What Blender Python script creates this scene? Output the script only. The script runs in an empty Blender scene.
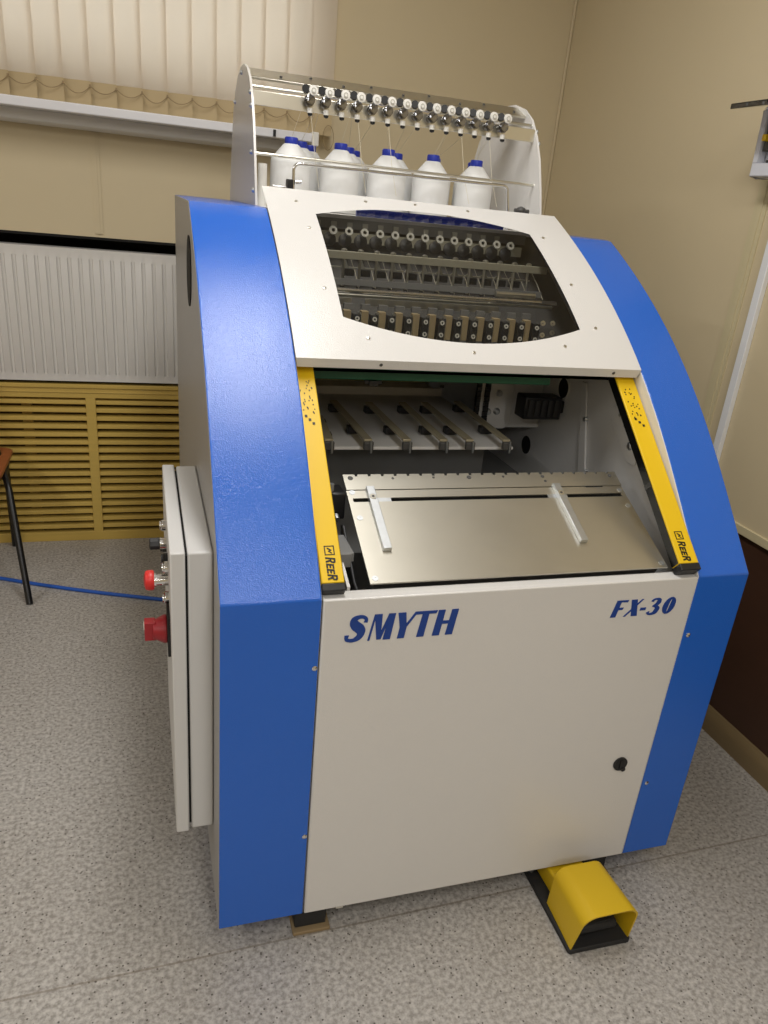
import bpy, bmesh, math, random
from mathutils import Vector, Matrix
random.seed(7)
C = bpy.context.scene.collection
sc = bpy.context.scene
PI = math.pi

# ------------------------------------------------------------------ materials
def srgb(r, g, b):
    f = lambda c: (c/255/12.92) if c/255 <= .04045 else ((c/255+.055)/1.055)**2.4
    return (f(r), f(g), f(b), 1)

def mat(name, col, rough=.5, metal=0.0, bump=None, spec=.5, vary=None, trans=0.0, coat=0.0):
    m = bpy.data.materials.new(name); m.use_nodes = True
    nt = m.node_tree; b = nt.nodes['Principled BSDF']
    b.inputs['Base Color'].default_value = col
    b.inputs['Roughness'].default_value = rough
    b.inputs['Metallic'].default_value = metal
    b.inputs['Specular IOR Level'].default_value = spec
    b.inputs['Transmission Weight'].default_value = trans
    b.inputs['Coat Weight'].default_value = coat
    tc = nt.nodes.new('ShaderNodeTexCoord')
    if bump:
        scale, strength, dist = bump
        n = nt.nodes.new('ShaderNodeTexNoise'); n.inputs['Scale'].default_value = scale
        n.inputs['Detail'].default_value = 2
        bp = nt.nodes.new('ShaderNodeBump'); bp.inputs['Strength'].default_value = strength
        bp.inputs['Distance'].default_value = dist
        nt.links.new(tc.outputs['Object'], n.inputs['Vector'])
        nt.links.new(n.outputs['Fac'], bp.inputs['Height'])
        nt.links.new(bp.outputs['Normal'], b.inputs['Normal'])
    if vary:
        scale, amt, stretch = vary
        mp = nt.nodes.new('ShaderNodeMapping'); mp.inputs['Scale'].default_value = stretch
        n = nt.nodes.new('ShaderNodeTexNoise'); n.inputs['Scale'].default_value = scale
        n.inputs['Detail'].default_value = 5
        r = nt.nodes.new('ShaderNodeMix'); r.data_type = 'RGBA'
        r.inputs['A'].default_value = tuple(c*(1-amt) for c in col[:3])+(1,)
        r.inputs['B'].default_value = tuple(min(1, c*(1+amt)) for c in col[:3])+(1,)
        nt.links.new(tc.outputs['Object'], mp.inputs['Vector'])
        nt.links.new(mp.outputs['Vector'], n.inputs['Vector'])
        nt.links.new(n.outputs['Fac'], r.inputs['Factor'])
        nt.links.new(r.outputs['Result'], b.inputs['Base Color'])
    return m

M = {}
M['blue']   = mat('blue_textured_paint', srgb(36, 100, 202), .17, bump=(430, .6, .0010), vary=(3, .03, (1, 1, 1)))
M['white']  = mat('white_textured_paint', srgb(218, 216, 213), .22, bump=(430, .55, .0010), vary=(4, .015, (1, 1, 1)))
M['grey']   = mat('light_grey_paint', srgb(160, 158, 156), .4, bump=(500, .2, .001))
M['cab']    = mat('cabinet_grey_paint', srgb(212, 211, 209), .4, bump=(600, .15, .001))
M['inner']  = mat('inner_wall_paint', srgb(222, 221, 219), .28, bump=(30, .08, .002))
M['steel']  = mat('brushed_steel', srgb(206, 202, 190), .38, 1, bump=(300, .05, .0005), vary=(9, .07, (1, 1, 1)))
M['zinc']   = mat('zinc_bar', srgb(205, 208, 210), .42, 1, vary=(60, .1, (1, 1, 1)))
M['chrome'] = mat('chrome', srgb(225, 225, 225), .14, 1)
M['dchrome'] = mat('dark_chrome', srgb(150, 150, 152), .12, 1)
M['alu']    = mat('aluminium', srgb(224, 221, 210), .30, 1)
M['yellow'] = mat('yellow_plastic', srgb(232, 192, 18), .42)
M['pedalY'] = mat('yellow_painted_metal', srgb(216, 180, 26), .45, bump=(300, .1, .001))
M['black']  = mat('black_plastic', srgb(26, 26, 28), .4)
M['softblack'] = mat('greyed_black_metal', srgb(46, 46, 46), .4)  # black lightened to grey, standing in for haze on the pane
M['rubber'] = mat('black_rubber', srgb(34, 34, 35), .7)
M['lens']   = mat('black_lens', srgb(9, 9, 10), .35, spec=.25)
M['dark']   = mat('dark_machine_metal', srgb(76, 75, 73), .5)
M['darkgrey'] = mat('dark_grey_panel', srgb(128, 128, 127), .5)
M['tan']    = mat('tan_machine_block', srgb(164, 146, 112), .5)
M['olive']  = mat('olive_bar', srgb(158, 154, 136), .5)
M['ring']   = mat('pale_ring', srgb(190, 188, 178), .4)
M['green']  = mat('dark_green_paint', srgb(22, 88, 62), .5)
M['deliv']  = mat('grey_sheet_metal', srgb(232, 229, 224), .45)
M['plate']  = mat('satin_grey_plate', srgb(206, 203, 197), .3)
M['cream']  = mat('cream_panel', srgb(240, 226, 188), .5)
M['railbar'] = mat('olive_grey_rail', srgb(186, 176, 148), .4, .3)
M['letter'] = mat('blue_lettering', srgb(22, 62, 142), .5)
M['print']  = mat('black_print', srgb(22, 20, 14), .5)
M['red']    = mat('red_plastic', srgb(214, 48, 44), .4)
M['redd']   = mat('dark_red_plastic', srgb(156, 32, 40), .4)
M['cone']   = mat('white_thread', srgb(232, 232, 230), .6, bump=(260, .15, .001))
M['cap']    = mat('blue_cap', srgb(38, 58, 178), .4)
M['whitep'] = mat('white_plastic', srgb(232, 230, 224), .35)
M['thread'] = mat('pale_thread', srgb(214, 206, 184), .8)
M['wood']   = mat('yellow_varnished_wood', srgb(196, 166, 84), .42, vary=(6, .1, (.6, 6, 14)))
M['block']  = mat('bare_wood', srgb(140, 120, 88), .7, vary=(8, .12, (1, 6, 6)))
M['ply']    = mat('brown_plywood', srgb(150, 84, 46), .35, vary=(5, .14, (1, 8, 1)))
M['radiator'] = mat('white_enamel', srgb(214, 211, 206), .35)
M['wall']   = mat('beige_wall_panel', srgb(208, 193, 160), .6, bump=(60, .05, .001), vary=(2, .03, (1, 1, 1)))
M['joint']  = mat('beige_joint_strip', srgb(206, 194, 158), .5)
M['dado']   = mat('dark_brown_panel', srgb(68, 44, 32), .45, vary=(3, .1, (1, 1, 8)))
M['base']   = mat('brown_skirting', srgb(124, 106, 76), .42, vary=(5, .12, (8, 1, 8)))
M['niche']  = mat('black_gasket_and_shade', srgb(22, 21, 20), .9)  # near-black for shade in the niche and holes; also the cabinet gasket
M['slot']   = mat('wood_slat_shade', srgb(84, 66, 34), .8)  # darkened copy of the wood, shade between the slats put into colour
M['ceil']   = mat('white_ceiling', srgb(236, 232, 224), .8)
M['sill']   = mat('white_sill', srgb(232, 232, 236), .3)
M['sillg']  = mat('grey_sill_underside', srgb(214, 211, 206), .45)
M['hose']   = mat('blue_hose', srgb(28, 84, 176), .4)
M['pvc']    = mat('white_trunking', srgb(232, 234, 238), .35)
M['boxg']   = mat('grey_box_plastic', srgb(214, 216, 224), .35)
M['chair']  = mat('black_chair_tube', srgb(16, 16, 17), .35)
M['bead']   = mat('bead_chain', srgb(150, 128, 92), .5)
M['cable']  = mat('black_cable', srgb(20, 20, 20), .5)

def blind_mat():
    m = bpy.data.materials.new('cream_blind_fabric'); m.use_nodes = True
    nt = m.node_tree; b = nt.nodes['Principled BSDF']; out = nt.nodes['Material Output']
    b.inputs['Base Color'].default_value = srgb(216, 204, 186); b.inputs['Roughness'].default_value = .8
    t = nt.nodes.new('ShaderNodeBsdfTranslucent'); t.inputs['Color'].default_value = srgb(228, 212, 190)
    mx = nt.nodes.new('ShaderNodeMixShader'); mx.inputs[0].default_value = .45
    tc = nt.nodes.new('ShaderNodeTexCoord')
    mp = nt.nodes.new('ShaderNodeMapping'); mp.inputs['Scale'].default_value = (1, 1, .3)
    n = nt.nodes.new('ShaderNodeTexNoise'); n.inputs['Scale'].default_value = 350
    bp = nt.nodes.new('ShaderNodeBump'); bp.inputs['Strength'].default_value = .3; bp.inputs['Distance'].default_value = .0006
    nt.links.new(tc.outputs['Object'], mp.inputs['Vector']); nt.links.new(mp.outputs['Vector'], n.inputs['Vector'])
    nt.links.new(n.outputs['Fac'], bp.inputs['Height']); nt.links.new(bp.outputs['Normal'], b.inputs['Normal'])
    nt.links.new(b.outputs[0], mx.inputs[1]); nt.links.new(t.outputs[0], mx.inputs[2])
    nt.links.new(mx.outputs[0], out.inputs['Surface'])
    return m
M['blind'] = blind_mat()
M['hem'] = mat('cream_hem_unlit', srgb(190, 170, 132), .8)  # lower band coloured darker, since the wall behind blocks the backlight

def glass_mat(name, tint, refl=.08, rough=.02):
    m = bpy.data.materials.new(name); m.use_nodes = True
    nt = m.node_tree; nt.nodes.remove(nt.nodes['Principled BSDF']); out = nt.nodes['Material Output']
    t = nt.nodes.new('ShaderNodeBsdfTransparent'); t.inputs['Color'].default_value = tint
    g = nt.nodes.new('ShaderNodeBsdfGlossy'); g.inputs['Roughness'].default_value = rough
    fr = nt.nodes.new('ShaderNodeFresnel'); fr.inputs['IOR'].default_value = 1.45
    mx = nt.nodes.new('ShaderNodeMixShader')
    nt.links.new(fr.outputs[0], mx.inputs[0]); nt.links.new(t.outputs[0], mx.inputs[1]); nt.links.new(g.outputs[0], mx.inputs[2])
    nt.links.new(mx.outputs[0], out.inputs['Surface'])
    return m
M['smoke'] = glass_mat('smoked_acrylic', (.86, .85, .82, 1))
M['pane']  = glass_mat('window_glass', (.9, .92, .92, 1))
M['lid']   = glass_mat('grey_transparent_lid', (.30, .30, .31, 1))

def floor_mat():
    m = bpy.data.materials.new('speckled_vinyl_floor'); m.use_nodes = True
    nt = m.node_tree; b = nt.nodes['Principled BSDF']; L = nt.links.new
    tc = nt.nodes.new('ShaderNodeTexCoord')
    b.inputs['Roughness'].default_value = .42
    def noise(scale, detail=3, rough=.6):
        n = nt.nodes.new('ShaderNodeTexNoise'); n.inputs['Scale'].default_value = scale
        n.inputs['Detail'].default_value = detail; n.inputs['Roughness'].default_value = rough
        L(tc.outputs['Object'], n.inputs['Vector']); return n
    def ramp(src, p0, p1, c0=(0, 0, 0, 1), c1=(1, 1, 1, 1)):
        r = nt.nodes.new('ShaderNodeValToRGB'); r.color_ramp.elements[0].position = p0; r.color_ramp.elements[1].position = p1
        r.color_ramp.elements[0].color = c0; r.color_ramp.elements[1].color = c1
        L(src, r.inputs[0]); return r
    def mix(fac, a, c):
        x = nt.nodes.new('ShaderNodeMix'); x.data_type = 'RGBA'
        if hasattr(fac, 'name'): L(fac, x.inputs['Factor'])
        else: x.inputs['Factor'].default_value = fac
        for s, v in (('A', a), ('B', c)):
            if isinstance(v, tuple): x.inputs[s].default_value = v
            else: L(v, x.inputs[s])
        return x.outputs['Result']
    n1 = noise(95, 3); base = ramp(n1.outputs['Fac'], .36, .64, srgb(144, 140, 135), srgb(192, 188, 183)).outputs[0]
    n0 = noise(2.2, 4); dirt = ramp(n0.outputs['Fac'], .35, .7).outputs[0]
    base = mix(dirt, base, mix(.16, base, srgb(110, 98, 80)))
    v = nt.nodes.new('ShaderNodeTexVoronoi'); v.inputs['Scale'].default_value = 90
    L(tc.outputs['Object'], v.inputs['Vector'])
    vr = ramp(v.outputs['Distance'], .15, .24, (1, 1, 1, 1), (0, 0, 0, 1)).outputs[0]
    sel = nt.nodes.new('ShaderNodeSeparateColor'); L(v.outputs['Color'], sel.inputs[0])
    lt = nt.nodes.new('ShaderNodeMath'); lt.operation = 'LESS_THAN'; lt.inputs[1].default_value = .42; L(sel.outputs[0], lt.inputs[0])
    mu = nt.nodes.new('ShaderNodeMath'); mu.operation = 'MULTIPLY'; L(vr, mu.inputs[0]); L(lt.outputs[0], mu.inputs[1])
    base = mix(mu.outputs[0], base, srgb(84, 78, 72))
    v2 = nt.nodes.new('ShaderNodeTexVoronoi'); v2.inputs['Scale'].default_value = 58
    L(tc.outputs['Object'], v2.inputs['Vector'])
    vr2 = ramp(v2.outputs['Distance'], .2, .3, (1, 1, 1, 1), (0, 0, 0, 1)).outputs[0]
    sel2 = nt.nodes.new('ShaderNodeSeparateColor'); L(v2.outputs['Color'], sel2.inputs[0])
    lt2 = nt.nodes.new('ShaderNodeMath'); lt2.operation = 'LESS_THAN'; lt2.inputs[1].default_value = .3; L(sel2.outputs[1], lt2.inputs[0])
    mu2 = nt.nodes.new('ShaderNodeMath'); mu2.operation = 'MULTIPLY'; L(vr2, mu2.inputs[0]); L(lt2.outputs[0], mu2.inputs[1])
    mu3 = nt.nodes.new('ShaderNodeMath'); mu3.operation = 'MULTIPLY'; L(mu2.outputs[0], mu3.inputs[0]); mu3.inputs[1].default_value = .22
    base = mix(mu3.outputs[0], base, srgb(206, 202, 196))
    # welded seam of the vinyl sheets, running along x
    sp = nt.nodes.new('ShaderNodeSeparateXYZ'); L(tc.outputs['Object'], sp.inputs[0])
    fa = nt.nodes.new('ShaderNodeMath'); fa.operation = 'MULTIPLY_ADD'; fa.inputs[1].default_value = -.022; fa.inputs[2].default_value = .0035
    L(sp.outputs['X'], fa.inputs[0])
    ad = nt.nodes.new('ShaderNodeMath'); ad.operation = 'ADD'; L(sp.outputs['Y'], ad.inputs[0]); L(fa.outputs[0], ad.inputs[1])
    ab = nt.nodes.new('ShaderNodeMath'); ab.operation = 'ABSOLUTE'; L(ad.outputs[0], ab.inputs[0])
    ls = nt.nodes.new('ShaderNodeMath'); ls.operation = 'LESS_THAN'; ls.inputs[1].default_value = .0024; L(ab.outputs[0], ls.inputs[0])
    ms = nt.nodes.new('ShaderNodeMath'); ms.operation = 'MULTIPLY'; L(ls.outputs[0], ms.inputs[0]); ms.inputs[1].default_value = .5
    base = mix(ms.outputs[0], base, srgb(112, 100, 84))
    L(base, b.inputs['Base Color'])
    bp = nt.nodes.new('ShaderNodeBump'); bp.inputs['Strength'].default_value = .15; bp.inputs['Distance'].default_value = .001
    L(n1.outputs['Fac'], bp.inputs['Height']); L(bp.outputs['Normal'], b.inputs['Normal'])
    return m
M['floor'] = floor_mat()

# ------------------------------------------------------------------ mesh helpers
class MB:
    def __init__(s): s.v = []; s.f = []; s.m = []
    def add(s, vs, fs, m=0):
        o = len(s.v); s.v += [tuple(p) for p in vs]
        for f in fs: s.f.append([i+o for i in f]); s.m.append(m)
        return s
    def box(s, x0, x1, y0, y1, z0, z1, m=0):
        vs = [(x, y, z) for z in (z0, z1) for y in (y0, y1) for x in (x0, x1)]
        return s.add(vs, [(0, 2, 3, 1), (4, 5, 7, 6), (0, 1, 5, 4), (2, 6, 7, 3), (0, 4, 6, 2), (1, 3, 7, 5)], m)
    def obox(s, c, ax, ay, az, hx, hy, hz, m=0):
        c = Vector(c); ax = Vector(ax).normalized(); ay = Vector(ay).normalized(); az = Vector(az).normalized()
        vs = [c+ax*hx*i+ay*hy*j+az*hz*k for k in (-1, 1) for j in (-1, 1) for i in (-1, 1)]
        return s.add(vs, [(0, 2, 3, 1), (4, 5, 7, 6), (0, 1, 5, 4), (2, 6, 7, 3), (0, 4, 6, 2), (1, 3, 7, 5)], m)
    def prism(s, poly, fn, m=0, mcap0=None, mcap1=None):
        """poly: list of 2d points; fn(p, t) -> 3d for t in 0, 1"""
        n = len(poly)
        vs = [fn(p, 0) for p in poly]+[fn(p, 1) for p in poly]
        s.add(vs, [(i, (i+1) % n, (i+1) % n+n, i+n) for i in range(n)], m)
        s.add([fn(p, 0) for p in poly], [tuple(range(n))[::-1]], m if mcap0 is None else mcap0)
        s.add([fn(p, 1) for p in poly], [tuple(range(n))], m if mcap1 is None else mcap1)
        return s
    def tube(s, pts, r, n=10, m=0, caps=True):
        pts = [Vector(p) for p in pts]; k = len(pts)
        rs = r if isinstance(r, (list, tuple)) else [r]*k
        t0 = (pts[1]-pts[0]).normalized()
        u = t0.cross(Vector((0, 0, 1)))
        if u.length < .05: u = t0.cross(Vector((1, 0, 0)))
        u.normalize(); vs = []; w = t0.cross(u)
        for i, p in enumerate(pts):
            t = ((pts[min(i+1, k-1)]-pts[i]).normalized() + (pts[i]-pts[max(i-1, 0)]).normalized())
            t.normalize()
            u = (u-t*u.dot(t)).normalized(); w = t.cross(u)
            for j in range(n):
                a = 2*PI*j/n; vs.append(p+(u*math.cos(a)+w*math.sin(a))*rs[i])
        fs = [(i*n+j, i*n+(j+1) % n, (i+1)*n+(j+1) % n, (i+1)*n+j) for i in range(k-1) for j in range(n)]
        if caps: fs += [tuple(range(n))[::-1], tuple(range((k-1)*n, k*n))]
        return s.add(vs, fs, m)
    def cyl(s, p0, p1, r, n=16, m=0): return s.tube([p0, p1], r, n, m)
    def lathe(s, prof, c, axis=(0, 0, 1), n=28, m=0):
        """prof: (radius, height along axis)"""
        c = Vector(c); a = Vector(axis).normalized()
        u = a.cross(Vector((0, 0, 1)))
        if u.length < .05: u = a.cross(Vector((0, 1, 0)))
        u.normalize(); w = a.cross(u); vs = []
        for r, h in prof:
            for j in range(n):
                t = 2*PI*j/n; vs.append(c+a*h+(u*math.cos(t)+w*math.sin(t))*max(r, 1e-5))
        k = len(prof)
        fs = [(i*n+j, i*n+(j+1) % n, (i+1)*n+(j+1) % n, (i+1)*n+j) for i in range(k-1) for j in range(n)]
        fs += [tuple(range(n))[::-1], tuple(range((k-1)*n, k*n))]
        return s.add(vs, fs, m)
    def ring(s, c, axis, r0, r1, h, n=20, m=0):
        c = Vector(c); a = Vector(axis).normalized()
        u = a.cross(Vector((0, 0, 1)))
        if u.length < .05: u = a.cross(Vector((0, 1, 0)))
        u.normalize(); w = a.cross(u); vs = []
        for r, hh in ((r0, 0), (r1, 0), (r1, h), (r0, h)):
            for j in range(n):
                t = 2*PI*j/n; vs.append(c+a*hh+(u*math.cos(t)+w*math.sin(t))*r)
        fs = [(i*n+j, i*n+(j+1) % n, ((i+1) % 4)*n+(j+1) % n, ((i+1) % 4)*n+j) for i in range(4) for j in range(n)]
        return s.add(vs, fs, m)
    def build(s, name, mats, parent=None, bevel=0, smooth=35, solid=0, local=False):
        me = bpy.data.meshes.new(name)
        off = Vector((0, 0, 0))
        if parent is not None and not local:
            q = parent
            while q: off += Vector(q.location); q = q.parent
        me.from_pydata([tuple(Vector(p)-off) for p in s.v], [], s.f)
        for m in (mats if isinstance(mats, (list, tuple)) else [mats]): me.materials.append(M[m])
        for p, i in zip(me.polygons, s.m): p.material_index = i
        bm = bmesh.new(); bm.from_mesh(me)
        bmesh.ops.remove_doubles(bm, verts=bm.verts, dist=1e-6)
        bmesh.ops.recalc_face_normals(bm, faces=bm.faces); bm.to_mesh(me); bm.free()
        if smooth:
            me.shade_smooth(); me.set_sharp_from_angle(angle=math.radians(smooth))
        o = bpy.data.objects.new(name, me); C.objects.link(o)
        if parent is not None: o.parent = parent
        if solid:
            q = o.modifiers.new('solid', 'SOLIDIFY'); q.thickness = solid; q.offset = -1
        if bevel:
            q = o.modifiers.new('bevel', 'BEVEL'); q.width = bevel; q.segments = 2; q.limit_method = 'ANGLE'; q.angle_limit = math.radians(40)
        return o

def tag(o, label=None, cat=None, group=None, kind=None):
    if label: o['label'] = label
    if cat: o['category'] = cat
    if group: o['group'] = group
    if kind: o['kind'] = kind
    return o
def thing(name, label, cat, loc=(0, 0, 0), group=None):
    o = bpy.data.objects.new(name, None); C.objects.link(o); o.location = loc; o.empty_display_size = .05
    return tag(o, label, cat, group)
def struct(o): o['kind'] = 'structure'; return o
def copy_tree(o, parent=None):
    c = o.copy(); C.objects.link(c); c.parent = parent
    for ch in [k for k in bpy.data.objects if k.parent == o]: copy_tree(ch, c)
    return c

# ------------------------------------------------------------------ dimensions (x right, y away, z up; metres)
W, w1, w2 = 1.1527, .1852, 1.0174          # machine width, inner edges of the two blue housings
Z0, Z1, ZT, YB = .07, .87, 1.5105, 1.60    # housing bottom, crease, top, back
XW, YW, ZC = 1.6882, 2.29, 3.0             # right wall, back wall, ceiling
XL, YF = -4.6, -6.2                        # left wall, wall behind the viewer
def prof(z):
    t = z-Z1
    return .9081*t-.2789*t*t+1.3074*t**3

# ------------------------------------------------------------------ room
struct(MB().box(XL-.1, XW+.1, YF-.1, YW+.3, -.1, 0).build('floor', 'floor'))
struct(MB().box(XL-.1, XW+.1, YF-.1, YW+.3, ZC, ZC+.1).build('ceiling', 'ceil'))
WX0, WX1, WZ0, WZ1 = -2.3, .60, 1.863, 2.75     # window opening
ND = YW+.17                                      # back of the radiator niche
b = MB()
b.box(XL, XW+.1, YW, YW+.18, 1.322, WZ0)         # parapet above the niche
b.box(XL, XW+.1, YW, YW+.18, WZ1, ZC)
b.box(XL, WX0, YW, YW+.18, WZ0, WZ1); b.box(WX1, XW+.1, YW, YW+.18, WZ0, WZ1)
b.box(XL, XW+.1, ND, YW+.3, 0, 1.322)
struct(b.build('wall_back', 'wall'))
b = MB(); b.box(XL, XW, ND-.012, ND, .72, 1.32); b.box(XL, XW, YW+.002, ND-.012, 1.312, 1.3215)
struct(b.build('trim_1', 'niche'))               # niche back and top coloured near-black for the shadow in it
b = MB(); b.box(XW, XW+.1, YF, YW+.3, .714, ZC); struct(b.build('wall_right', 'wall'))
b = MB(); b.box(XW+.004, XW+.1, YF, YW+.3, 0, .70); struct(b.build('trim_2', 'dado'))
b = MB(); b.box(XW-.008, XW+.02, YF, YW, .688, .716); struct(b.build('trim_3', 'joint', bevel=.002))   # beige dado rail
b = MB()
sk = [(0, 0), (-.022, 0), (-.022, .05), (-.016, .07), (-.006, .082), (0.0, .083)]
b.prism(sk, lambda p, t: (XW+.004+p[0], YF if t == 0 else YW, p[1]))
struct(b.build('baseboard_right', 'base'))
struct(MB().box(XL-.1, XL, YF, YW+.3, 0, ZC).build('wall_left', 'wall'))
struct(MB().box(XL-.1, XW+.1, YF-.1, YF, 0, ZC).build('wall_front', 'wall'))
# joint strips between wall panels
b = MB()
b.box(-.282, -.252, YW-.004, YW, 1.335, 1.70); b.box(-.271, -.263, YW-.007, YW-.003, 1.335, 1.70)
struct(b.build('trim_4', 'wall'))
b = MB(); b.box(XW-.004, XW, .852, .904, .716, ZC); b.box(XW-.0065, XW-.003, .868, .888, .716, ZC)
struct(b.build('trim_5', 'joint'))
b = MB(); b.box(XW-.012, XW, YW-.012, YW, 1.322, ZC); struct(b.build('trim_6', 'wall', bevel=.004))

# window with frame, pane, sill
wf = MB()
wf.box(WX0, WX1, YW+.07, YW+.13, WZ0, WZ0+.06); wf.box(WX0, WX1, YW+.07, YW+.13, WZ1-.06, WZ1)
for x in (WX0, -.85, WX1-.06): wf.box(x, x+.06, YW+.07, YW+.13, WZ0+.06, WZ1-.06)
wf = struct(wf.build('window_1', 'sill', bevel=.003))
MB().box(WX0+.02, WX1-.02, YW+.098, YW+.104, WZ0+.03, WZ1-.03).build('pane', 'pane', wf)
sl = thing('window_sill', 'long white window sill board with grey underside below the blinds', 'window sill', (-.8, YW, 1.70))
MB().box(-2.4, .56, 2.12, YW-.001, 1.747, 1.779).build('board', 'sill', sl, bevel=.004)
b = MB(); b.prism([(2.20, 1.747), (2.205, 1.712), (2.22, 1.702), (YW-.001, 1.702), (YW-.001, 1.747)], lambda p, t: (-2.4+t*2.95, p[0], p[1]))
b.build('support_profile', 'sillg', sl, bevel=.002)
tag(MB().box(.545, .572, 2.115, YW-.001, 1.735, 1.785).build('end_cap', 'whitep', sl, bevel=.003), 'white end cap')
MB().box(.392, .402, 2.112, 2.12, 1.752, 1.775).build('clip', 'black', sl)

# vertical blinds
bl = thing('vertical_blinds', 'cream vertical fabric blinds hanging over the window, bead chain looped along the hem', 'blinds', (-.8, 2.2, 2.8))
MB().box(-2.4, .68, 2.19, 2.235, 2.80, 2.84).build('head_rail', 'whitep', bl, bevel=.004)
sx = [.588-.0905*i for i in range(32)]
def slat_mesh():
    s = MB(); n = 8; a = math.radians(12); vs = []
    for k, z in enumerate((1.783, 1.862, 2.80)):
        for i in range(n+1):
            u = (i/n-.5)*.103; w = .0012*(1-(2*i/n-1)**2)
            vs.append((u*math.cos(a)+w*math.sin(a), -u*math.sin(a)-w, z-2.8))
    fs = [(k*(n+1)+i, k*(n+1)+i+1, (k+1)*(n+1)+i+1, (k+1)*(n+1)+i) for k in range(2) for i in range(n)]
    s.add(vs, fs[:n], 1); s.add(vs, fs[n:], 0); return s
first = slat_mesh().build('slat', ['blind', 'hem'], bl, smooth=60, local=True)
first.location = (sx[0]+.8, 2.215-2.2, 0)
for x in sx[1:]:
    c = first.copy(); C.objects.link(c); c.parent = bl; c.location = (x+.8, .015, 0)
ch = MB(); hk = MB()
for i in range(len(sx)-1):
    xa, xb = sx[i]-.040, sx[i+1]-.040; pts = []
    for k in range(13):
        t = k/12; pts.append((xa+(xb-xa)*t, 2.194, 1.846-.028*4*t*(1-t)*(.75 if i % 3 else 1)))
    ch.tube(pts, .0016, 5)
for x in sx: MB().box(x-.044, x-.038, 2.192, 2.206, 1.842, 1.851).build('chain_hook', 'bead', bl)
pts = [(.625+.022*math.cos(a), 2.19, 1.775+.045*math.sin(a)) for a in [PI/2+2*PI*k/16 for k in range(17)]]
ch.tube(pts, .0014, 5)
ch.tube([(-.565, 2.16, 2.6), (-.572, 2.15, 1.9), (-.58, 2.14, 1.77)], .0015, 5)
ch.build('bead_chain', 'bead', bl)

# radiator
rx0, rx1, rz0, rz1, ry = -1.25, .22, .742, 1.268, 2.262
rad = thing('panel_radiator', 'white panel radiator with vertical flutes in the wall niche above the wooden louvres', 'radiator', ((rx0+rx1)/2, 2.32, rz0))
b = MB(); n = int((rx1-rx0)/.0402); vs = []; prs = []
for i in range(n):
    x = rx0+.02+i*.0402
    prs += [(x, 0), (x+.005, .0), (x+.009, -.009), (x+.033, -.009), (x+.037, 0)]
prs = [(rx0, 0)]+prs+[(rx1, 0)]
zs = [(rz0, 0), (rz0+.03, 0), (rz0+.052, 1), (rz1-.052, 1), (rz1-.03, 0), (rz1, 0)]
for z, k in zs:
    for x, d in prs: vs.append((x, ry+d*k, z))
q = len(prs)
b.add(vs, [(r*q+i, r*q+i+1, (r+1)*q+i+1, (r+1)*q+i) for r in range(len(zs)-1) for i in range(q-1)])
b.build('front_panel', 'radiator', rad, smooth=25)
b = MB(); b.box(rx0, rx1, ry+.001, ry+.012, rz0, rz1); b.box(rx0, rx1, ry+.07, ry+.082, rz0, rz1)
b.build('rear_panel', 'radiator', rad, bevel=.003)
b = MB(); b.box(rx0+.003, rx1-.003, ry+.004, ry+.082, rz1, rz1+.006)
b.build('top_grille', 'radiator', rad)
for x in (rx0+.2, rx1-.2): MB().box(x-.02, x+.02, ry+.082, ND-.012, .80, 1.2).build('wall_bracket', 'radiator', rad)

# louvred wooden panel
gy = 2.268
lp = thing('louvred_panel', 'yellow varnished wooden louvre panel along the floor below the radiator', 'louvre panel', (-.3, gy, 0))
b = MB()
gx0, gx1 = -2.33, XW-.03
b.box(gx0, gx1, gy, YW+.015, .668, .712); b.box(gx0, gx1, gy-.006, YW+.14, .712, .728)
b.box(gx0, gx1, gy, YW+.015, 0, .044)
for x in (-2.33, -1.34, -.34, .66, XW-.05): b.box(x-.02+.02*(x < -2), x+.02, gy-.001, YW+.014, .044, .668)
b.box(gx0, gx1, gy-.003, gy, .690, .696); 
b.build('frame', 'wood', lp, bevel=.002)
divs = [-2.31, -1.34, -.34, .66, XW-.05]
for k in range(4):
    b = MB()
    for i in range(17):
        z = .062+i*.0362
        b.prism([(gy+.003, z), (gy+.006, z-.003), (gy+.032, z+.010), (gy+.032, z+.020), (gy+.004, z+.015)],
                lambda p, t: (divs[k]+.015+t*(divs[k+1]-divs[k]-.03), p[0], p[1]))
    b.build('slats', 'wood', lp, bevel=.001)
b = MB(); b.box(gx0, gx1, YW+.055, YW+.06, .0, .66)
b.build('backing', 'slot', lp)
for x in (-1.85, -1.1, -.6, .2, .9): MB().box(x-.02, x+.02, YW+.025, YW+.054, .0, .66).build('rear_batten', 'wood', lp)

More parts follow.
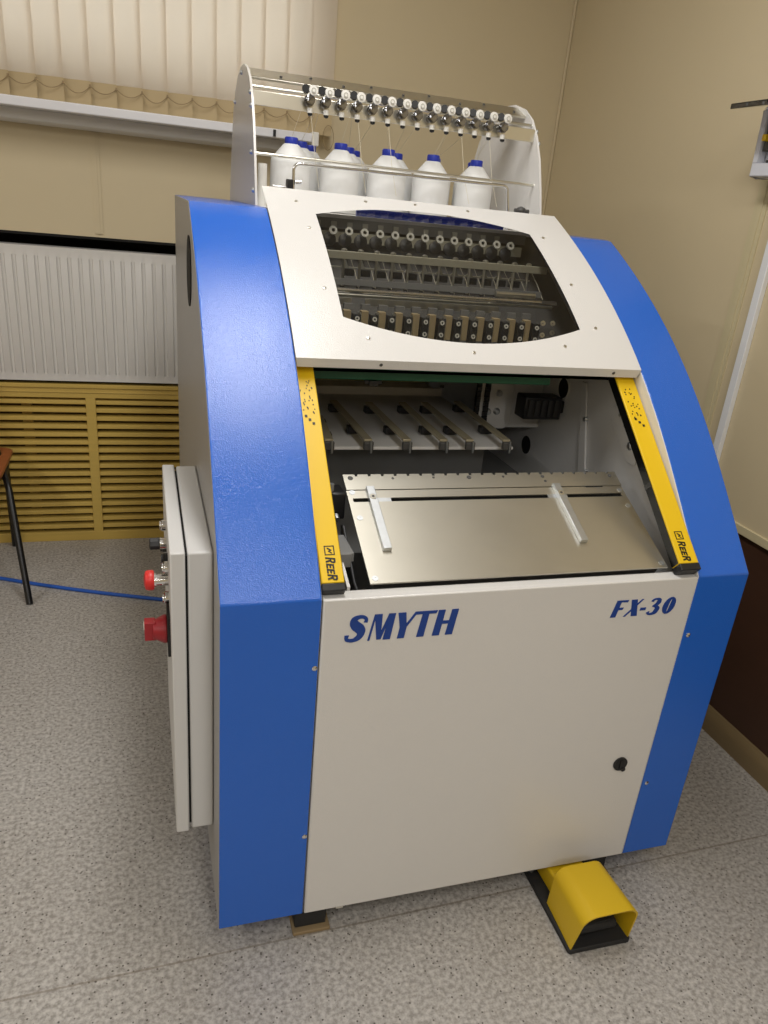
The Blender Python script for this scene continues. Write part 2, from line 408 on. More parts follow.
# chair at the left edge
chx = thing('school_chair', 'brown plywood chair on black tubular legs standing before the louvre panel', 'chair', (-.86, 1.98, 0))
b = MB(); pts = []
for (cx, cy) in ((-.70, 1.86), (-.70, 2.14), (-1.02, 2.14), (-1.02, 1.86)):
    a0 = {(-.70, 1.86): -90, (-.70, 2.14): 0, (-1.02, 2.14): 90, (-1.02, 1.86): 180}[(cx, cy)]
    for k in range(7):
        a = math.radians(a0+15*k); pts.append((cx+.055*math.cos(a), cy+.055*math.sin(a)))
b.prism(pts, lambda p, t: (p[0], p[1], .456+.016*t)); b.build('seat', 'ply', chx, bevel=.004)
for s, x in ((1, -.65), (-1, -1.07)):
    MB().tube([(x-.01*s, 2.06, .444), (x, 1.93, .440), (x+.012*s, 1.895, .428), (x+.022*s, 1.868, .395), (x+.082*s, 1.674, 0)], .0125, 12, ).build('leg', 'chair', chx)
    MB().tube([(x-.01*s, 2.06, .446), (x-.02*s, 2.10, .42), (x-.04*s, 2.235, 0)], .0125, 12).build('leg', 'chair', chx)
    MB().tube([(x-.02*s, 2.03, .444), (x-.06*s, 2.16, .49), (x-.10*s, 2.19, .62), (x-.12*s, 2.21, .84)], .011, 10).build('back_post', 'chair', chx)
MB().tube([(-.65, 1.93, .440), (-1.07, 1.93, .440)], .011, 10).build('crossbar', 'chair', chx)
b = MB(); b.prism([(-1.06, .68), (-.75, .68), (-.75, .82), (-.78, .85), (-1.03, .85), (-1.06, .82)], lambda p, t: (p[0], 2.186-.014*t, p[1]))
b.build('backrest', 'ply', chx, bevel=.004)

# blue air hose on the floor
pts = []
for k in range(33):
    t = k/32
    x = -2.0+t*1.99
    y = 1.924-.445*(x+.708)+.03*math.sin(3.2*x)
    if x < -.708: y = 1.924-.25*(x+.708)+.03*math.sin(3.2*x)
    pts.append((x, min(y, 2.24), .0075))
tag(MB().tube(pts, .0075, 10).build('air_hose', 'hose'), 'thin blue air hose lying across the floor behind the control cabinet', 'hose')

# ------------------------------------------------------------------ right wall things
tag(MB().box(XW-.018, XW, .768, .797, .717, 1.735).build('cable_trunking', 'pvc', bevel=.002),
    'white plastic cable trunking running down the right wall below the electrical box', 'cable trunking')
eb = thing('electrical_box', 'small grey electrical box with smoky lid flipped up on the right wall', 'electrical box', (XW, .75, 1.72))
b = MB(); b.box(1.635, XW, .62, .868, 1.722, 1.905)
b.box(1.605, 1.635, .62, .868, 1.722, 1.758); b.box(1.605, 1.635, .62, .868, 1.892, 1.905)
b.box(1.605, 1.635, .851, .868, 1.758, 1.892); b.box(1.605, 1.635, .62, .637, 1.758, 1.892)
b.build('housing', 'boxg', eb, bevel=.004)
b = MB(); b.prism([(1.603, 1.906), (1.486, 1.884), (1.486, 1.898), (1.603, 1.920)], lambda p, t: (p[0], .615+.253*t, p[1]))
b.build('lid', 'lid', eb, bevel=.002)
for i, y in enumerate((.834, .808, .782, .756, .730)):
    br = MB().box(1.612, 1.636, y-.011, y+.011, 1.79, 1.86).build('breaker', 'whitep' if i else 'dark', eb, bevel=.001)
    MB().box(1.596, 1.613, y-.008, y+.007, 1.815, 1.832).build('toggle', 'yellow' if i in (0, 1) else 'black', br, bevel=.001)
for y in (.838, .65): MB().cyl((1.634, y, 1.765), (1.630, y, 1.765), .004, 12).build('screw', 'dark', eb)
MB().lathe([(.0, .006), (.012, .004), (.014, 0)], (1.605, .77, 1.742), (-1, 0, 0)).build('plug', 'whitep', eb)

# ------------------------------------------------------------------ THE MACHINE
mc = thing('sewing_machine', 'large blue and white industrial book sewing machine standing in the middle of the floor', 'sewing machine', (W/2, .8, 0))
def housing_poly(off=0):
    zs = [Z1+(ZT-Z1)*i/28 for i in range(29)]
    return [(0, Z0), (0, Z1)]+[(prof(z), z) for z in zs[1:]]+[(.842, ZT+.003), (YB, ZT+.004), (YB, Z0)]
hp = housing_poly()
for (xa, xb, c0, c1) in ((0, w1, 1, 2), (w2, W, 2, 1)):
    h = MB(); h.prism(hp, lambda p, t: (xa+t*(xb-xa), p[0], p[1]), 0, c0, c1)
    h = h.build('side_housing', ['blue', 'grey', 'inner'], mc, bevel=.003, smooth=25)
    xo = xa if xa == 0 else xb; s = -1 if xa == 0 else 1
    q = MB(); q.lathe([(.082, 0), (.082, .0025), (.0, .0025)], (xo, .80, 1.355), (s, 0, 0), 36); q.build('round_port', 'niche', h)
    for z in (.301, .723): MB().lathe([(.0055, 0), (.0055, .002), (.002, .004)], (xa+.178 if xa == 0 else xa+.014, 0, z), (0, -1, 0), 12).build('screw', 'chrome', h)

# lower front panel with lettering and lock
fp = MB(); fp.box(w1+.002, w2-.002, -.003, .02, Z0+.003, Z1)
fp.box(w1+.002, w2-.002, .02, .032, Z1-.012, Z1)
fp = fp.build('front_panel', 'white', mc, bevel=.003)
def polys_obj(polys, fn, depth, name, m, parent):
    b = MB()
    for k, pl in enumerate(polys):
        b.prism(pl, lambda p, t: fn(p[0], p[1], t*(depth+k*6e-6)))
    return b.build(name, m, parent, smooth=0)
def ribbon(sp, ws):
    # smooth a spine and return quads
    pts = []; wd = []
    n = len(sp)
    for i in range(n-1):
        p0, p1, p2, p3 = sp[max(i-1, 0)], sp[i], sp[i+1], sp[min(i+2, n-1)]
        for k in range(5):
            t = k/5
            f = lambda a, b_, c, d: .5*((2*b_)+(-a+c)*t+(2*a-5*b_+4*c-d)*t*t+(-a+3*b_-3*c+d)*t**3)
            pts.append((f(p0[0], p1[0], p2[0], p3[0]), f(p0[1], p1[1], p2[1], p3[1]))); wd.append(ws[i]+(ws[i+1]-ws[i])*t)
    pts.append(sp[-1]); wd.append(ws[-1]); L = []; R = []
    for i, p in enumerate(pts):
        a = pts[max(i-1, 0)]; c = pts[min(i+1, len(pts)-1)]
        dx, dy = c[0]-a[0], c[1]-a[1]; l = math.hypot(dx, dy) or 1
        nx, ny = -dy/l, dx/l
        L.append((p[0]+nx*wd[i]/2, p[1]+ny*wd[i]/2)); R.append((p[0]-nx*wd[i]/2, p[1]-ny*wd[i]/2))
    return [[L[i], L[i+1], R[i+1], R[i]] for i in range(len(pts)-1)]
G = {
 'S': ribbon([(.68, .72), (.68, .85), (.54, .935), (.36, .935), (.215, .85), (.215, .73), (.32, .61), (.50, .49), (.59, .36), (.55, .18), (.37, .065), (.18, .06), (.06, .12), (.05, .26)],
             [.16, .12, .12, .15, .26, .32, .35, .36, .33, .25, .15, .12, .13, .18]),
 'M': [[(0, 0), (.085, 0), (.12, 1), (.05, 1)], [(.05, 1), (.36, 1), (.53, .02), (.36, .02)], [(.40, .02), (.53, .02), (.72, 1), (.63, 1)], [(.62, 0), (.92, 0), (.90, 1), (.64, 1)]],
 'Y': [[(-.02, 1), (.30, 1), (.47, .42), (.19, .42)], [(.36, .44), (.47, .44), (.80, 1), (.69, 1)], [(.19, 0), (.47, 0), (.47, .46), (.19, .46)]],
 'T': [[(-.08, .89), (.78, .89), (.82, 1), (-.04, 1)], [(.20, 0), (.50, 0), (.49, .95), (.22, .95)]],
 'H': [[(0, 0), (.30, 0), (.29, 1), (.01, 1)], [(.56, 0), (.86, 0), (.85, 1), (.57, 1)], [(.2, .45), (.6, .45), (.6, .57), (.2, .57)]],
 'F': [[(0, 0), (.30, 0), (.31, 1), (.03, 1)], [(.2, .90), (.66, .87), (.70, 1), (.2, 1)], [(.2, .43), (.54, .43), (.57, .56), (.2, .56)]],
 'X': [[(.06, 1), (.40, 1), (.76, 0), (.41, 0)], [(-.05, 0), (.07, 0), (.78, 1), (.67, 1)]],
 '-': [[(0, .31), (.33, .31), (.33, .47), (0, .47)]],
 '3': ribbon([(.08, .80), (.12, .90), (.28, .955), (.45, .89), (.47, .74), (.36, .58), (.20, .53)], [.18, .13, .10, .20, .28, .18, .07])
    + ribbon([(.20, .53), (.40, .49), (.53, .36), (.49, .15), (.32, .05), (.13, .06), (.05, .18)], [.07, .15, .28, .27, .13, .10, .19]),
 '0': ribbon([(.30+.20*math.cos(a), .5+.455*math.sin(a)) for a in [2*PI*k/16 for k in range(17)]], [.09+.21*abs(math.cos(2*PI*k/16))**1.5 for k in range(17)]),
 'R': [[(0, 0), (.20, 0), (.20, 1), (0, 1)], [(.26, .45), (.47, .45), (.70, 0), (.47, 0)]]
    + ribbon([(.1, .91), (.36, .91), (.52, .84), (.53, .62), (.38, .50), (.1, .50)], [.18, .18, .20, .20, .18, .18]),
 'E': [[(0, 0), (.20, 0), (.20, .78), (0, .78)], [(.1, 0), (.56, 0), (.56, .16), (.1, .16)], [(.1, .31), (.50, .31), (.50, .47), (.1, .47)], [(.1, .62), (.56, .62), (.56, .78), (.1, .78)]],
}
def word(items, slant):
    out = []
    for chx_, x0 in items:
        for pl in G[chx_]: out.append([(x0+p[0]+slant*p[1], p[1]) for p in pl])
    return out
smy = word([('S', .02), ('M', .95), ('Y', 1.97), ('T', 2.76), ('H', 3.62)], .17)
hS = .0565
polys_obj(smy, lambda x, y, t: (.230+x*.0494, -.003-t, .777+y*hS), .0012, 'maker_lettering', 'letter', fp)
fx = word([('F', 0), ('X', .80), ('-', 1.60), ('3', 2.08), ('0', 2.98)], .2)
polys_obj(fx, lambda x, y, t: (.812+x*.0425, -.003-t, .786+y*.040), .0012, 'model_lettering', 'letter', fp)
lk = MB(); lk.lathe([(.0, .0), (.0185, 0), (.0185, .004), (.0, .005)], (.935, -.003, .378), (0, -1, 0)); lk.cyl((.945, -.003, .362), (.945, -.0085, .362), .006)
lk.box(.932, .938, -.0095, -.003, .366, .390)
lk.build('lock', 'black', fp)
q = MB(); q.cyl((.262, .006, .066), (.278, .006, .066), .005, 10); q.build('hinge_pin', 'alu', fp)

# rails of the light curtain: local frame u (down the bar), v (+x), n (outwards)
pb, pt = Vector((0, .006, .884)), Vector((0, .415, 1.232))
u = (pb-pt).normalized(); nrm = Vector((0, u.z, -u.y)); nrm = nrm if nrm.y < 0 else -nrm
Lb = (pb-pt).length
for side in (0, 1):
    x0, x1 = (w1+.0015, w1+.045) if side == 0 else (w2-.052, w2-.0025)
    o0 = Vector((0, .0, .0)) if side == 0 else Vector((0, -.010, .006))
    P_ = lambda s_, x, n_: pt+o0+u*s_+nrm*n_+Vector((x, 0, 0))
    b = MB(); xm = (x0+x1)/2
    b.obox(P_(Lb/2-.008, xm, -.014), u, (1, 0, 0), nrm, Lb/2-.008, (x1-x0)/2, .014)
    bar = b.build('light_curtain', 'yellow', mc, bevel=.002)
    b = MB(); b.obox(P_(Lb-.008, xm, -.0145), u, (1, 0, 0), nrm, .008, (x1-x0)/2+.0006, .0152); b.build('end_cap', 'black', bar, bevel=.002)
    xf = x0 if side == 1 else x1
    b = MB(); b.obox(P_(Lb/2-.008, xf, -.0155), u, (1, 0, 0), nrm, Lb/2-.010, .001, .0115); b.build('lens_strip', 'lens', bar)
    b = MB(); b.obox(P_(Lb*.60, xf, -.0155), u, (1, 0, 0), nrm, .006, .0016, .012); b.build('lens_joint', 'black', bar)
    hgt = .021
    wpol = word([('R', 0), ('E', .78), ('E', 1.42), ('R', 2.08)], .16)
    s0 = Lb-.016-.0525
    v0 = x0+.0125
    polys_obj(wpol, lambda x, y, t: P_(s0+x*.0168, v0+y*.0190, t), .0008, 'maker_lettering', 'print', bar)
    lg = [[(0, 0), (.09, 0), (.09, 1), (0, 1)], [(.91, 0), (1, 0), (1, 1), (.91, 1)], [(0, 0), (1, 0), (1, .1), (0, .1)], [(0, .9), (1, .9), (1, 1), (0, 1)],
          [(.2, .35), (.30, .25), (.55, .62), (.45, .70)], [(.45, .70), (.55, .72), (.62, .45), (.52, .42)], [(.52, .42), (.60, .36), (.85, .7), (.78, .76)]]
    polys_obj(lg, lambda x, y, t: P_(s0-.0235+x*.0195, v0+y*.0195, t), .0008, 'maker_emblem', 'print', bar)
    mk = []
    rr = random.Random(3+side)
    for k in range(26):
        a = rr.uniform(.03, .115); c_ = rr.uniform(.15, .75); mk.append([(a, c_), (a+rr.uniform(.002, .005), c_), (a+.003, c_+.05), (a, c_+.05)])
    for k in range(3): mk.append([(.118+.009*k, .25+.16*k), (.124+.009*k, .25+.16*k), (.124+.009*k, .37+.16*k), (.118+.009*k, .37+.16*k)])
    polys_obj(mk, lambda x, y, t: P_(x+.03, x0+y*(x1-x0), t), .0006, 'small_print', 'print', bar)

# hood: curved white cover with a window cut out
hw0, hw1 = .303, .890; hm = (hw0+hw1)/2
def wtop(x): return 1.506+.028*(1-((x-hm)/(hm-hw0))**2)
def wbot(x): return 1.311-.036*(1-((x-hm)/(hm-hw0))**2)
zH0, zH1 = 1.238, 1.558
def hs(x, z, off=.004):
    d = .9081-.5578*(z-Z1)+3.9222*(z-Z1)**2; n = Vector((0, -1, d)).normalized()
    return (x, prof(z)+n.y*off, z+n.z*off)
b = MB()
hx0, hx1 = w1+.0002, w2-.0002
def strip(xs, zlo, zhi, n):
    vs = []
    for x in xs:
        for k in range(n+1): vs.append(hs(x, zlo(x)+(zhi(x)-zlo(x))*k/n))
    b.add(vs, [(i*(n+1)+k, (i+1)*(n+1)+k, (i+1)*(n+1)+k+1, i*(n+1)+k+1) for i in range(len(xs)-1) for k in range(n)])
lin = lambda a, c, n: [a+(c-a)*i/n for i in range(n+1)]
lo = lambda x: zH0
hi = lambda x: zH1
xsw = lin(hw0, hw1, 24)
strip(lin(hx0, hw0, 3), lo, wbot, 4); strip(lin(hx0, hw0, 3), wbot, wtop, 14); strip(lin(hx0, hw0, 3), wtop, hi, 4)
strip(lin(hw1, hx1, 3), lo, wbot, 4); strip(lin(hw1, hx1, 3), wbot, wtop, 14); strip(lin(hw1, hx1, 3), wtop, hi, 4)
strip(xsw, lo, wbot, 4); strip(xsw, wtop, hi, 4)
# folded lip along the bottom edge
hood = b.build('hood', 'white', mc, smooth=30)
b = MB()
pA = Vector(hs(0, zH0)); pBv = pA+Vector((0, .008, -.020))
b.add([(hx0, pA.y, pA.z), (hx1, pA.y, pA.z), (hx1-.004, pBv.y, pBv.z), (hx0+.004, pBv.y, pBv.z)], [(0, 1, 2, 3)])
b.add([(hx0+.004, pBv.y, pBv.z), (hx1-.004, pBv.y, pBv.z), (hx1-.004, pBv.y+.03, pBv.z+.004), (hx0+.004, pBv.y+.03, pBv.z+.004)], [(0, 1, 2, 3)])
b.build('lip', 'white', hood, smooth=0)
for x, z in ((.262, 1.53), (.45, 1.545), (.59, 1.5495), (.74, 1.547), (.925, 1.50), (.275, 1.475), (.275, 1.36), (.925, 1.40), (.935, 1.315), (.35, 1.275), (.59, 1.258), (.83, 1.277)):
    p0 = Vector(hs(x, z, .004)); d = Vector((0, p0.y-hs(x, z, 0)[1], p0.z-hs(x, z, 0)[2])).normalized()
    MB().lathe([(.0045, 0), (.004, .002), (.0, .003)], p0, d, 12).build('screw', 'alu', hood)
for x in (.37, .945):
    q0 = (pA+pBv)/2; MB().lathe([(.004, 0), (.003, .0015), (.0, .002)], (x, q0.y-.0005, q0.z), (0, -.9, -.35), 10).build('lip_screw', 'dark', hood)
b = MB(); n = 16; vs = []
for x in xsw:
    for k in range(n+1): vs.append(hs(x, (wbot(x)-.004)+(wtop(x)-wbot(x)+.008)*k/n, .0008))
b.add(vs, [(i*(n+1)+k, (i+1)*(n+1)+k, (i+1)*(n+1)+k+1, i*(n+1)+k+1) for i in range(24) for k in range(n)])
b.build('window_pane', 'smoke', hood, smooth=60)

# sewing mechanism behind the pane
b = MB()
b.prism([(.43, 1.20), (.50, 1.20), (.56, 1.24), (.70, 1.30), (.93, 1.44), (1.02, 1.50), (1.2, 1.50), (1.2, 1.20)], lambda p, t: (w1+.003+t*(w2-w1-.006), p[0], p[1]))
mech = b.build('mechanism_frame', 'dark', mc, bevel=.002)
npin = 13
tx = [.356+(.853-.356)*i/12 for i in range(13)]
px = [.369+(.878-.369)*i/12 for i in range(13)]
bx = [.329+.0416*i for i in range(14)]
MB().box(.300, .90, .855, .865, 1.447, 1.472).build('tension_bar', 'olive', mech)
MB().box(.300, .93, .742, .762, 1.414, 1.432).build('needle_bar', 'olive', mech, bevel=.001)
MB().box(.44, .87, .930, .940, 1.512, 1.532).build('blue_strip', 'cap', mech)  # plain blue strip along the top of the pane
MB().box(.300, .93, .90, .93, 1.478, 1.503).build('upper_bar', 'darkgrey', mech)
MB().cyl((.29, .622, 1.352), (.905, .622, 1.352), .0065, 14).build('drive_shaft', 'chrome', mech)
MB().cyl((.29, .640, 1.340), (.905, .640, 1.340), .004, 12).build('guide_shaft', 'alu', mech)
MB().cyl((.735, .628, 1.367), (.845, .628, 1.367), .007, 12).build('piston', 'alu', mech)
b = MB(); b.box(.31, .358, .606, .612, 1.322, 1.338); b.box(.392, .74, .606, .612, 1.322, 1.338); b.build('cover_strip', 'alu', mech)
MB().box(.30, .90, .700, .704, 1.357, 1.372).build('needle_plate', 'darkgrey', mech)
MB().cyl((.30, .78, 1.392), (.90, .78, 1.392), .0022, 8).build('thin_rod', 'alu', mech)
for x in tx:
    k = MB().ring((x, .834, 1.474), (0, -1, .35), .0048, .0105, .006).build('tension_ring', 'ring', mech)
for x in [q_+.004 for q_ in tx]: MB().lathe([(.017, 0), (.017, .006), (.004, .01)], (x-.008, .853, 1.452), (0, -1, .2), 18).build('tension_disc', 'softblack', mech)
for x in [.33+.0425*i for i in range(13)]: MB().box(x-.007, x+.007, .895, .90, 1.483, 1.495).build('reflection_square', 'ring', mech)  # pale squares stand in for a row of reflections
for x in px:
    b = MB(); b.cyl((x, .752, 1.414), (x, .752, 1.348), .0036, 10); b.lathe([(.0075, 0), (.0075, .004), (.003, .007)], (x, .752, 1.432), (0, 0, 1), 12)
    b.build('needle_pin', 'alu', mech)
    MB().lathe([(.0065, 0), (.0065, .012)], (x, .752, 1.338), (0, 0, 1), 10).build('pin_foot', 'softblack', mech)
for i, x in enumerate(px[:-1]):
    MB().prism([(x-.032, 1.392), (x-.010, 1.392), (x-.014, 1.399), (x-.019, 1.410), (x-.025, 1.408), (x-.024, 1.400)], lambda p, t: (p[0]+.03, .770+.006*t, p[1])).build('looper', 'ring' if i < 6 else 'olive', mech)
    MB().box(x+.006, x+.036, .776, .79, 1.372, 1.388).build('looper_holder', 'softblack', mech)
for i, x in enumerate(bx[:12]):
    k = MB().box(x-.004, x+.013, .538, .556, 1.262, 1.318).build('hook_block', 'tan', mech, bevel=.001)
    MB().box(x+.016, x+.034, .528, .548, 1.255, 1.312).build('hook_lever', 'softblack', mech, bevel=.001)
    for z in (1.302, 1.274): MB().ring((x+.025, .528, z), (0, -1, .3), .0025, .0055, .003, 14).build('lever_screw', 'ring', mech)
    MB().box(x-.010, x-.006, .53, .55, 1.265, 1.315).build('hook_spring', 'alu', mech)
    MB().box(x+.002, x+.024, .565, .575, 1.318, 1.330).build('hook_guide', 'darkgrey', mech)
for x, z in ((.835, 1.312), (.838, 1.283), (.862, 1.313), (.865, 1.290)):
    MB().ring((x, .545, z), (0, -1, .3), .0022, .0065, .004, 14).build('frame_bolt', 'alu', mech)
b = MB()
for i, x in enumerate(px):
    b.tube([(x+.022, .80, 1.43), (x+.028+.003*math.sin(i*2.1), .74, 1.385), (x+.03, .70, 1.352)], .0006, 5)
b.build('mechanism_thread', 'thread', mech)
MB().box(.215, .838, .462, .50, 1.176, 1.206).build('green_bar', 'green', mc, bevel=.002)
b = MB(); b.box(.375, .395, .455, .475, 1.164, 1.176); b.box(.365, .405, .46, .47, 1.168, 1.176); b.build('bar_clip', 'black', mc)

# cavity: rear panel, chassis
b = MB(); b.box(w1+.001, .80, 1.24, 1.25, .30, 1.52); rp = b.build('rear_panel', 'cream', mc); tag(rp, 'beige inner back panel')
b = MB(); b.box(.80, w2-.001, 1.20, 1.25, .30, 1.52); b.build('rear_column', 'inner', mc)
b = MB(); b.box(w1+.001, w2-.001, .34, 1.19, .12, .80); b.box(w1+.001, w2-.001, .05, .34, .12, .70)
b.build('chassis', 'darkgrey', mc)
b = MB(); b.box(w1+.002, .80, .70, .71, .801, .985); b.build('dark_screen', 'darkgrey', mc)
# delivery table with rails
dt = MB(); dt.box(w1+.004, .795, .52, 1.062, .992, 1.0); dt.box(w1+.004, .795, 1.062, 1.070, .992, 1.024); dt.box(w1+.004, .80, 1.07, 1.236, 1.0, 1.004)
dt = dt.build('delivery_table', 'deliv', mc, bevel=.001)
for x, y in ((.565, 1.10), (.785, 1.10), (.575, 1.075), (.80, 1.078)): MB().lathe([(.007, 0), (.007, .008), (0, .01)], (x, y, 1.004 if y > 1.08 else 1.024), (0, 0, 1), 8).build('bolt', 'dark', dt)
for (xa, ya, xb) in ((.316, .70, .296), (.392, .865, .392), (.492, .852, .490), (.594, .858, .586), (.664, .862, .656), (.776, .885, .757)):
    d = Vector((xb-xa, .487-ya, 0)); l = d.length; d.normalize(); s_ = Vector((-d.y, d.x, 0)); c_ = Vector(((xa+xb)/2, (ya+.487)/2, 1.026))
    r = MB().obox(c_, d, s_, (0, 0, 1), l/2, .010, .003).build('rail_bar', 'railbar', dt, bevel=.0008)
    for f in (.06, .62):
        p_ = Vector((xa, ya, 1.012))+d*l*f
        MB().obox(p_, d, s_, (0, 0, 1), .013, .017, .009).build('rail_clamp', 'black', r, bevel=.002)
    p_ = Vector((xb, .487, 1.010)); q = MB(); q.obox(p_+Vector((0, -.004, .004)), d, s_, (0, 0, 1), .006, .012, .010); q.build('rail_end', 'dark', r, bevel=.002)
    q = MB(); q.cyl(p_+Vector((.004, -.012, .018)), p_+Vector((.006, -.012, -.012)), .0025, 8); q.build('end_pin', 'zinc', r)
# bracket, chains, motor
b = MB(); b.prism([(.800, 1.112), (.905, 1.112), (.918, 1.095), (.918, .985), (.900, .968), (.800, .968)], lambda p, t: (p[0], .800+.008*t, p[1]))
b.box(.905, w2, .808, .83, .97, 1.11)
br = b.build('drive_bracket', 'white', mc, bevel=.003)
for x, z in ((.868, 1.075), (.840, 1.020), (.868, 1.022)): MB().lathe([(.010, 0), (.010, .006), (.006, .010)], (x, .80, z), (0, -1, 0), 10).build('bolt', 'zinc', br)
for xc, z0_ in ((.800, .80), (.828, .80)):
    b = MB(); k = 0; z = z0_
    while z < 1.14:
        b.box(xc-.006, xc+.006, .785-.002*(k % 2), .797, z, z+.010); b.cyl((xc-.008, .791, z+.012), (xc+.008, .791, z+.012), .003, 8); z += .015; k += 1
    b.build('drive_chain', 'black', mc)
b = MB(); b.box(.885, 1.0, .66, .72, 1.035, 1.098); b.box(1.0, w2-.0005, .675, .705, 1.05, 1.085); mo = b.build('motor_unit', 'black', mc, bevel=.004)
q = MB(); 
for i in range(5): q.box(.895+.02*i, .905+.02*i, .655, .661, 1.045, 1.09)
q.build('cooling_ribs', 'softblack', mo)
for y, z in ((.695, 1.118), (.86, .90)): MB().lathe([(.028, 0), (.028, .002), (0, .002)], (w2, y, z), (-1, 0, 0), 24).build('wall_hole', 'niche', mc)
b = MB(); b.ring((w2-.0005, .695, 1.118), (-1, 0, 0), .028, .032, .003, 24); b.build('hole_rim', 'whitep', mc)
for y, z, r in ((.552, 1.068, .010), (.335, 1.06, .011), (.40, 1.12, .004), (.37, 1.10, .004), (.50, .94, .004)):
    MB().lathe([(r, 0), (r, .004), (r*.6, .008)], (w2, y, z), (-1, 0, 0), 12).build('wall_bolt', 'zinc', mc)
b = MB(); b.prism([(.60, 1.16), (.575, 1.16), (.50, .93), (.50, .90), (.53, .90)], lambda p, t: (w2-.001-.006*t, p[0], p[1])); b.build('wall_stiffener', 'inner', mc, bevel=.002)
b = MB(); b.prism([(.44, 1.13), (.40, 1.15), (.30, 1.07), (.30, 1.02), (.335, 1.02), (.43, 1.09)], lambda p, t: (w2-.001-.003*t, p[0], p[1])); b.build('wall_plate', 'inner', mc, bevel=.001)

# work table (tilted stainless plate)
tA, tB = Vector((0, .030, .882)), Vector((0, .2555, .986)); tC = Vector((0, .299, 1.006))
tu = (tB-tA).normalized(); tn = Vector((0, -tu.z, tu.y)); tn = tn if tn.z > 0 else -tn
T_ = lambda x, s_, n_=0: tA+Vector((x, 0, 0))+tu*s_+tn*n_
sB = (tB-tA).length; sC = (tC-tA).length; xa, xb = .284, .956
b = MB()
def slab(b, x0, x1, s0, s1, n0, n1, m=0):
    b.obox(T_((x0+x1)/2, (s0+s1)/2, (n0+n1)/2), (1, 0, 0), tu, tn, (x1-x0)/2, (s1-s0)/2, (n1-n0)/2, m)
sl0, sl1 = .215, .226
slab(b, xa, xb, 0, sl0, -.004, 0); slab(b, xa, xb, sl1, sB, -.004, 0)
slab(b, xa, .294, sl0, sl1, -.004, 0); slab(b, .944, xb, sl0, sl1, -.004, 0)
wt = b.build('work_table', 'steel', mc)
b = MB(); poly = [(xa+.001, sB+.002), (xb+.002, sB+.002), (xb+.004, sC)]
nt_ = 22
for i in range(nt_):
    x = xb-.02-(xb-xa-.05)*i/(nt_-1)
    poly += [(x+.004, sC), (x+.003, sC-.006), (x-.003, sC-.006), (x-.003, sC)]
poly += [(xa+.001, sC)]
b.prism(poly, lambda p, t: T_(p[0], p[1], -.005+.006*t)); ts = b.build('toothed_strip', 'steel', wt)
b = MB()
for x, s_, r in ((.30, .285, .006), (.395, .283, .003), (.49, .284, .003), (.575, .283, .0055), (.66, .284, .003), (.76, .283, .0045), (.762, .268, .0035), (.94, .283, .005)):
    MB().lathe([(r, 0), (r, .0006), (0, .0006)], T_(x, s_, .001), tn, 14).build('strip_hole', 'dark', ts)
b = MB(); slab(b, xa+.002, xb-.002, sl0-.012, sl1+.012, -.012, -.008); b.build('slot_channel', 'niche', wt)
for x, s_ in ((.296, .243), (.298, .17), (.296, .012), (.946, .236), (.945, .185), (.945, .012)):
    q = MB(); q.lathe([(.0065, 0), (.0065, .0008), (.002, .0008), (.002, .0004)], T_(x, s_, 0), tn, 14); q.build('screw', 'zinc', wt)
for x in (.335, .780):
    gb = MB(); slab(gb, x-.009, x+.009, .078, .252, .0005, .0105); gb = gb.build('guide_bar', 'zinc', wt, bevel=.001)
    q = MB(); slab(q, x+.006, x+.042 if x < .5 else x+.02, sl0, sl1, -.003, .0); slab(q, x-.03 if x > .5 else x-.008, x, sl0, sl1, -.003, 0); q.build('slot_slider', 'zinc', gb)
    q = MB(); q.lathe([(.0075, 0), (.0075, .001), (0, .001)], T_(x, .2205, .0105), tn, 14); q.build('guide_screw', 'alu', gb)
    q = MB(); q.lathe([(.003, 0), (.003, .0006), (0, .0006)], T_(x, .2205, .0115), tn, 8); q.build('screw_socket', 'dark', gb)
b = MB(); slab(b, xa+.012, xb-.012, .01, sB-.01, -.035, -.014); b.build('table_frame', 'dark', wt)
b = MB(); slab(b, .86, .905, sB-.002, sB+.012, -.012, .0005); b.build('strip_gap', 'niche', wt); 
# linkage at the left of the table
for z in (.965, .945): MB().cyl((w1+.001, .262, z), (.280, .262, z), .0055, 12).build('linkage_rod', 'chrome', mc)
b = MB(); b.box(.250, .282, .245, .30, .925, .985); lb = b.build('linkage_block', 'black', mc, bevel=.004)
q = MB(); q.cyl((.252, .262, .985), (.252, .262, 1.0), .007, 10); q.cyl((.262, .244, .935), (.262, .232, .93), .007, 10); q.build('linkage_bolt', 'zinc', lb)
b = MB(); b.box(w1+.001, .268, .10, .19, .895, .915); b.box(w1+.001, .262, .096, .10, .885, .915); b.build('linkage_arm', 'darkgrey', mc, bevel=.002)
b = MB(); b.prism([(.05, .80), (.20, .80), (.23, .92), (.215, .925), (.10, .85), (.05, .84)], lambda p, t: (.270+.006*t, p[0], p[1])); b.build('table_cheek', 'softblack', mc, bevel=.002)
b = MB(); b.prism([(.035, .855), (.05, .855), (.14, .90), (.135, .912), (.035, .875)], lambda p, t: (.240+.006*t, p[0], p[1])); b.build('ledge_bracket', 'white', mc)

